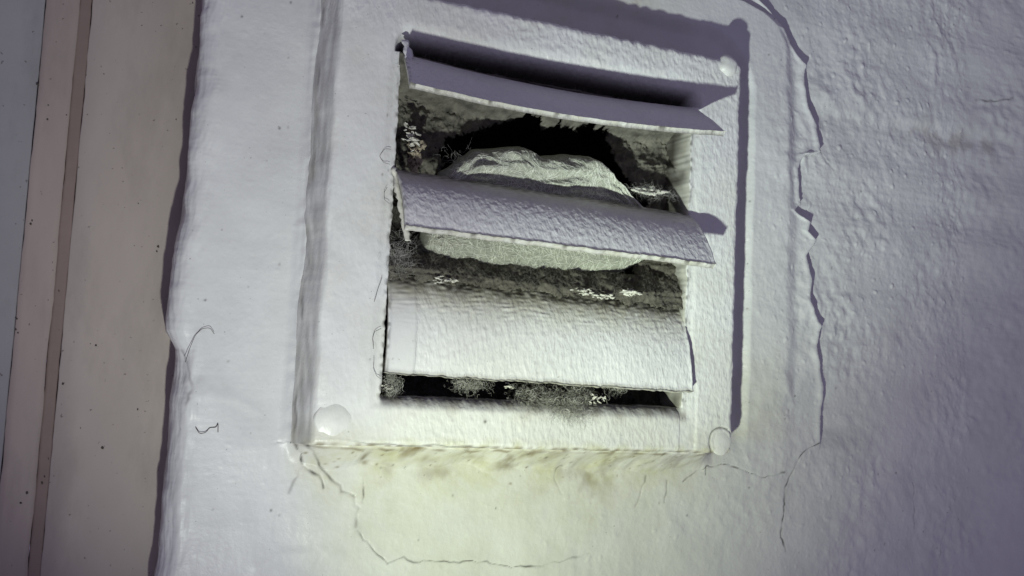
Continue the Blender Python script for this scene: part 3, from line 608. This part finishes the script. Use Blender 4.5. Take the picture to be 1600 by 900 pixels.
# crusts, flakes and tufts
def chunk(name, c, size, mat, seed, label, cat, group=None, n_=10, lumpy=False, tall=False):
    """crumbs of peeled paint stuck together: small broken plates, or knobbly lumps, in one piece"""
    r = np.random.default_rng(seed); bm = bmesh.new()
    for k in range(n_):
        w = (r.uniform(.14, .36) if not lumpy or tall else r.uniform(.05, .17))*size; h = w*r.uniform(.3, .7); ang = r.normal(0, .5); tl = r.uniform(-.5, .9)
        o_ = np.array([r.normal(0, .30 if not tall else .2), r.normal(0, .10 if not tall else .36), r.normal(0, .12)])*size
        if lumpy:
            q = bmesh.ops.create_icosphere(bm, subdivisions=2, radius=1.0)['verts']
            for v_ in q:
                x, y, z = v_.co; g_ = 0.75+0.9*float(noise(x*4+k*9, y*4+z*3, 2.2, seed))+r.normal(0, .12)
                fx, fz = (0.8, 0.9) if tall else (1.5, 0.55)
                v_.co = B(c[0]+o_[0]*(0.7 if tall else 1.15)+x*w*g_*fx, c[1]+o_[1]+z*w*g_*fz, c[2]+o_[2]-y*w*g_*0.8)
            continue
        vs_ = []
        for i in range(4):
            for j in range(3):
                x, y = (i/3-0.5)*w+r.normal(0, .09)*w, (j/2-0.5)*h*(1-abs(i-1.5)/2.4)+r.normal(0, .12)*h; z = x*x/w*0.8+r.normal(0, .06)*w
                x2, y2 = x*math.cos(ang)-y*math.sin(ang), x*math.sin(ang)+y*math.cos(ang)
                vs_.append(bm.verts.new(B(c[0]+o_[0]+x2, c[1]+o_[1]+y2*math.cos(tl)-z*math.sin(tl), c[2]+o_[2]+y2*math.sin(tl)+z*math.cos(tl))))
        for i in range(3):
            for j in range(2): bm.faces.new((vs_[i*3+j], vs_[i*3+j+1], vs_[i*3+j+4], vs_[i*3+j+3]))
    me = bpy.data.meshes.new(name); bm.to_mesh(me); bm.free(); me.materials.append(mat)
    o = bpy.data.objects.new(name, me); col.objects.link(o)
    if not lumpy: md = o.modifiers.new('thickness', 'SOLIDIFY'); md.thickness = 0.0002
    return tag(o, label, cat, group)
def P3(px, d): return (*px[0], d)
chunk('paint_flake', P3([(41.4,55.5)], 15.0), 6.0, M_flake, 401, 'narrow white paint flake on the lint at the left end of the lowest louver', 'paint flake', n_=15, lumpy=True)
chunk('paint_flake', P3([(94.3,55.8)], 15.0), 6.0, M_flake, 402, 'white paint flake on the lint roll, leftmost of the right-hand three', 'paint flake', n_=15, lumpy=True)
chunk('paint_flake', P3([(102.9,54.6)], 15.5), 5.4, M_flake, 403, 'white paint flake on the lint roll, middle of the right-hand three', 'paint flake', n_=15, lumpy=True)
chunk('paint_flake', P3([(114.5,57.4)], 15.5), 8.0, M_flake, 404, 'largest white crumbled paint flake on the lint roll, toward the right jamb', 'paint flake', n_=15, lumpy=True)
chunk('paint_flake', P3([(122.0,95.6)], 15.0), 8.0, M_flake, 405, 'white flaky crust at the right end of the middle louver head', 'paint flake', n_=15, lumpy=True)
chunk('paint_crust', P3([(28.1,103.0)], 10.0), 7.5, M_flake, 406, 'pale crumbly paint crust in the left jamb above the middle louver', 'paint crust', n_=20, tall=True)
chunk('paint_crust', P3([(30.9,98.6)], 8.5), 7.5, plain('brown_crust', (0.30, 0.26, 0.19), 0.8, 0.6, 400, 0.0004), 407, 'brown lumpy crust below the pale one in the left jamb', 'paint crust', n_=14, lumpy=True, tall=True)
chunk('paint_flake', P3([(100.6,18.6)], 17.0), 6.5, M_flake, 408, 'split white flake hanging in the bottom slot right of the fluff', 'paint flake')
chunk('paint_flake', P3([(67.4,20.9)], 15.0), 4.0, M_flake, 409, 'small white flake on the lip of the lowest louver, mid slot', 'paint flake', n_=8, lumpy=True)
chunk('paint_flake', P3([(24.0,19.2)], 15.0), 4.0, M_flake, 410, 'small pale flake in the lower left corner of the opening', 'paint flake', n_=8, lumpy=True)

def tuft(c, w, h, n_, seed, label, rad=0.024, mat=None, ln=3.6, down=0.1, core=0.26):
    r = np.random.default_rng(seed); Ls = []
    for k in range(n_):
        a = r.normal(0, .5, 3); Ls.append(curl((c[0]+a[0]*w, c[1]+a[1]*h, c[2]+a[2]*1.6), r.uniform(.5, 1.3)*ln, r, 1.15, 11, down))
    # a dense core the fibres grow from
    P, F, na, nr = [], [], 18, 10
    for i in range(nr+1):
        for a in range(na):
            p_, t_ = math.pi*i/nr, 2*math.pi*a/na; q = (1+0.6*float(noise(t_*3, p_*4, 2.5, seed)))*core
            P.append((c[0]+w*q*math.sin(p_)*math.cos(t_), c[1]+h*q*math.cos(p_), c[2]-0.8+1.2*q*math.sin(p_)*math.sin(t_)))
    for i in range(nr):
        for a in range(na): F.append((i*na+a, i*na+(a+1) % na, (i+1)*na+(a+1) % na, (i+1)*na+a))
    root = mesh_obj('lint_tuft', np.array(P), np.array(F), M_lintdark); tag(root, label, 'lint')
    h_ = int(len(Ls)*0.6)
    Lc = [curl((c[0]+r.normal(0, .45)*w, c[1]+r.normal(0, .3)*h, c[2]+r.normal(0, .5)+0.6), r.uniform(1, 2)*ln, r, 0.9, 14, 0.05) for k in range(max(4, n_//30))]
    tag(strands('curl', Lc, 0.075, M_web, root), kind='stuff')
    tag(strands('fibre', Ls[:h_], rad, mat or M_fluff, root), kind='stuff'); tag(strands('fibre', Ls[h_:], rad*1.6, mat or M_pale, root), kind='stuff')
    return root
tuft(P3([(51.9,21.3)], 16), 6.5, 3.0, 360, 420, 'small pale fluff ball hanging under the lowest louver, left of centre', mat=M_pale, ln=3.5)
tuft(P3([(76.0,18.9)], 16), 9.0, 4.6, 480, 421, 'grey fluff in the bottom slot, leftmost of the dense cluster')
tuft(P3([(85.2,16.6)], 16.5), 8.5, 4.8, 480, 422, 'grey fluff in the bottom slot, centre of the dense cluster')
tuft(P3([(93.2,18.3)], 17), 8.0, 5.2, 480, 423, 'grey fluff in the bottom slot, rightmost of the dense cluster')
tuft(P3([(90.6,13.1)], 17.5), 9.0, 3.0, 260, 424, 'wispy fluff hanging from the cluster over the lower rail', rad=0.02, ln=7, down=0.25, core=0.08)
tuft(P3([(108.9,23.4)], 14), 6.0, 2.4, 300, 425, 'thin fluff under the lowest louver, right of the split flake')
tuft(P3([(25.5,20.5)], 14), 3.0, 4.0, 260, 426, 'whitish fluff in the lower left corner of the opening', mat=M_pale, ln=4)

# cobwebs and stray fibres
r = np.random.default_rng(77); Ls = []
for k in range(260):
    a = P3([(25.8,62.0)], 13.5); Ls.append(curl((a[0]+r.normal(0, 2.6), a[1]+r.normal(0, 3.2), a[2]+r.normal(0, 1)), r.uniform(3, 9), r, 0.6, 10))
for k in range(36):
    a = P3([(44.9,99.7)], 9); Ls.append(curl((a[0]+r.normal(0, 2.4), a[1]+r.normal(0, 1.5), a[2]+r.normal(0, .8)), r.uniform(3, 7), r, 0.7, 10))
for k in range(200):
    a = P3([(120.8,95.1)], 15); Ls.append(curl((a[0]+r.normal(0, 5), a[1]+r.normal(0, .8), a[2]+r.normal(0, .8)), r.uniform(3, 6), r, 0.8, 10))
web = strands('cobweb', Ls, 0.022, M_web); tag(web, 'whitish cobweb strands in the corners of the opening', 'cobweb', kind='stuff')
def fibre(path, d, rad, mat, label, name='stray_fibre', cat='fibre'):
    p = np.array(path); k = np.linspace(0, 1, len(p)); q = np.linspace(0, 1, 40)
    x, y = np.interp(q, k, p[:, 0]), np.interp(q, k, p[:, 1])
    for _ in range(4): x[1:-1] = (x[:-2]+2*x[1:-1]+x[2:])/4; y[1:-1] = (y[:-2]+2*y[1:-1]+y[2:])/4
    o = strands(name, [np.stack([x, y, d+0.25*np.sin(q*9)], 1)], rad, mat, None, False); return tag(o, label, cat)
fibre([(-37.5,23.8),(-36.6,28.0),(-35.2,32.3),(-33.3,34.6),(-30.9,35.0),(-29.4,33.1)], 0.5, 0.10, M_hair, 'dark hooked fibre stuck at the left corner of the wall')
fibre([(-32.9,3.8),(-31.6,1.8),(-29.7,2.3),(-28.6,3.9),(-26.7,3.9),(-26.2,5.5),(-26.0,2.4)], 0.5, 0.12, M_hair, 'dark squiggly fibre with crumbs low on the left of the wall')
fibre([(19.9,96.4),(17.7,96.3),(16.1,93.7),(17.6,91.6),(19.7,91.4)], 16.4, 0.07, M_hair, 'thin curled hair on the frame left of the upper gap')
fibre([(19.3,83.8),(18.4,82.0),(18.7,79.5),(20.3,78.4)], 16.4, 0.07, M_hair, 'thin bent hair on the frame beside the middle louver')
fibre([(20.1,37.7),(18.0,36.6),(17.5,34.1),(17.9,31.0)], 16.5, 0.09, M_hair, 'dark hooked hair on the frame beside the lowest louver')
fibre([(18.3,28.4),(18.3,24.9),(19.7,22.3),(20.9,21.6)], 16.5, 0.07, M_hair, 'thin looped hair at the lower left corner of the opening')
fibre([(19.4,54.4),(18.4,50.6),(17.2,46.0)], 16.5, 0.07, M_hair, 'straight thin hair on the frame left of the lint roll')

# crumbs of dirt stuck on the timber trim
P, F = [], []
def crumb(c, r_, d):
    b = len(P); k = np.random.default_rng(b+1)
    for i in range(6): P.append((c[0]+r_*math.cos(i*1.047)*k.uniform(.6, 1.2), c[1]+r_*math.sin(i*1.047)*k.uniform(.6, 1.4), d))
    P.append((c[0], c[1], d+r_*0.7))
    for i in range(6): F.append((b+i, b+(i+1) % 6, b+6))
for c in [(-46.2,61.5),(-46.5,59.9),(-41.5,145.9),(-39.3,130.8),(-43.8,104.9),(-82.8,98.9),(-86.7,109.8),(-83.0,103.5),(-77.4,101.2),(-86.3,34.8),(-85.5,30.4),(-86.2,31.4),(-74.7,-15.9),(-71.4,15.1),(-78.8,-18.9),(-80.3,-22.0),(-73.5,-8.4),(-74.2,-13.9),(-62.6,27.8),(-58.1,-4.7),(-74.9,44.4),(-84.8,64.9),(-84.5,66.0),(-48.4,7.9)]: crumb(c, rng.uniform(.2, .45), TD+0.3)
for k in range(24): crumb((rng.uniform(-82, -42), rng.uniform(-40, 140)), rng.uniform(.08, .18), TD+0.2)
tag(mesh_obj('dirt_crumb', np.array(P), F, M_hair), 'tiny dark dirt crumbs scattered on the beige trim', 'dirt', kind='stuff')
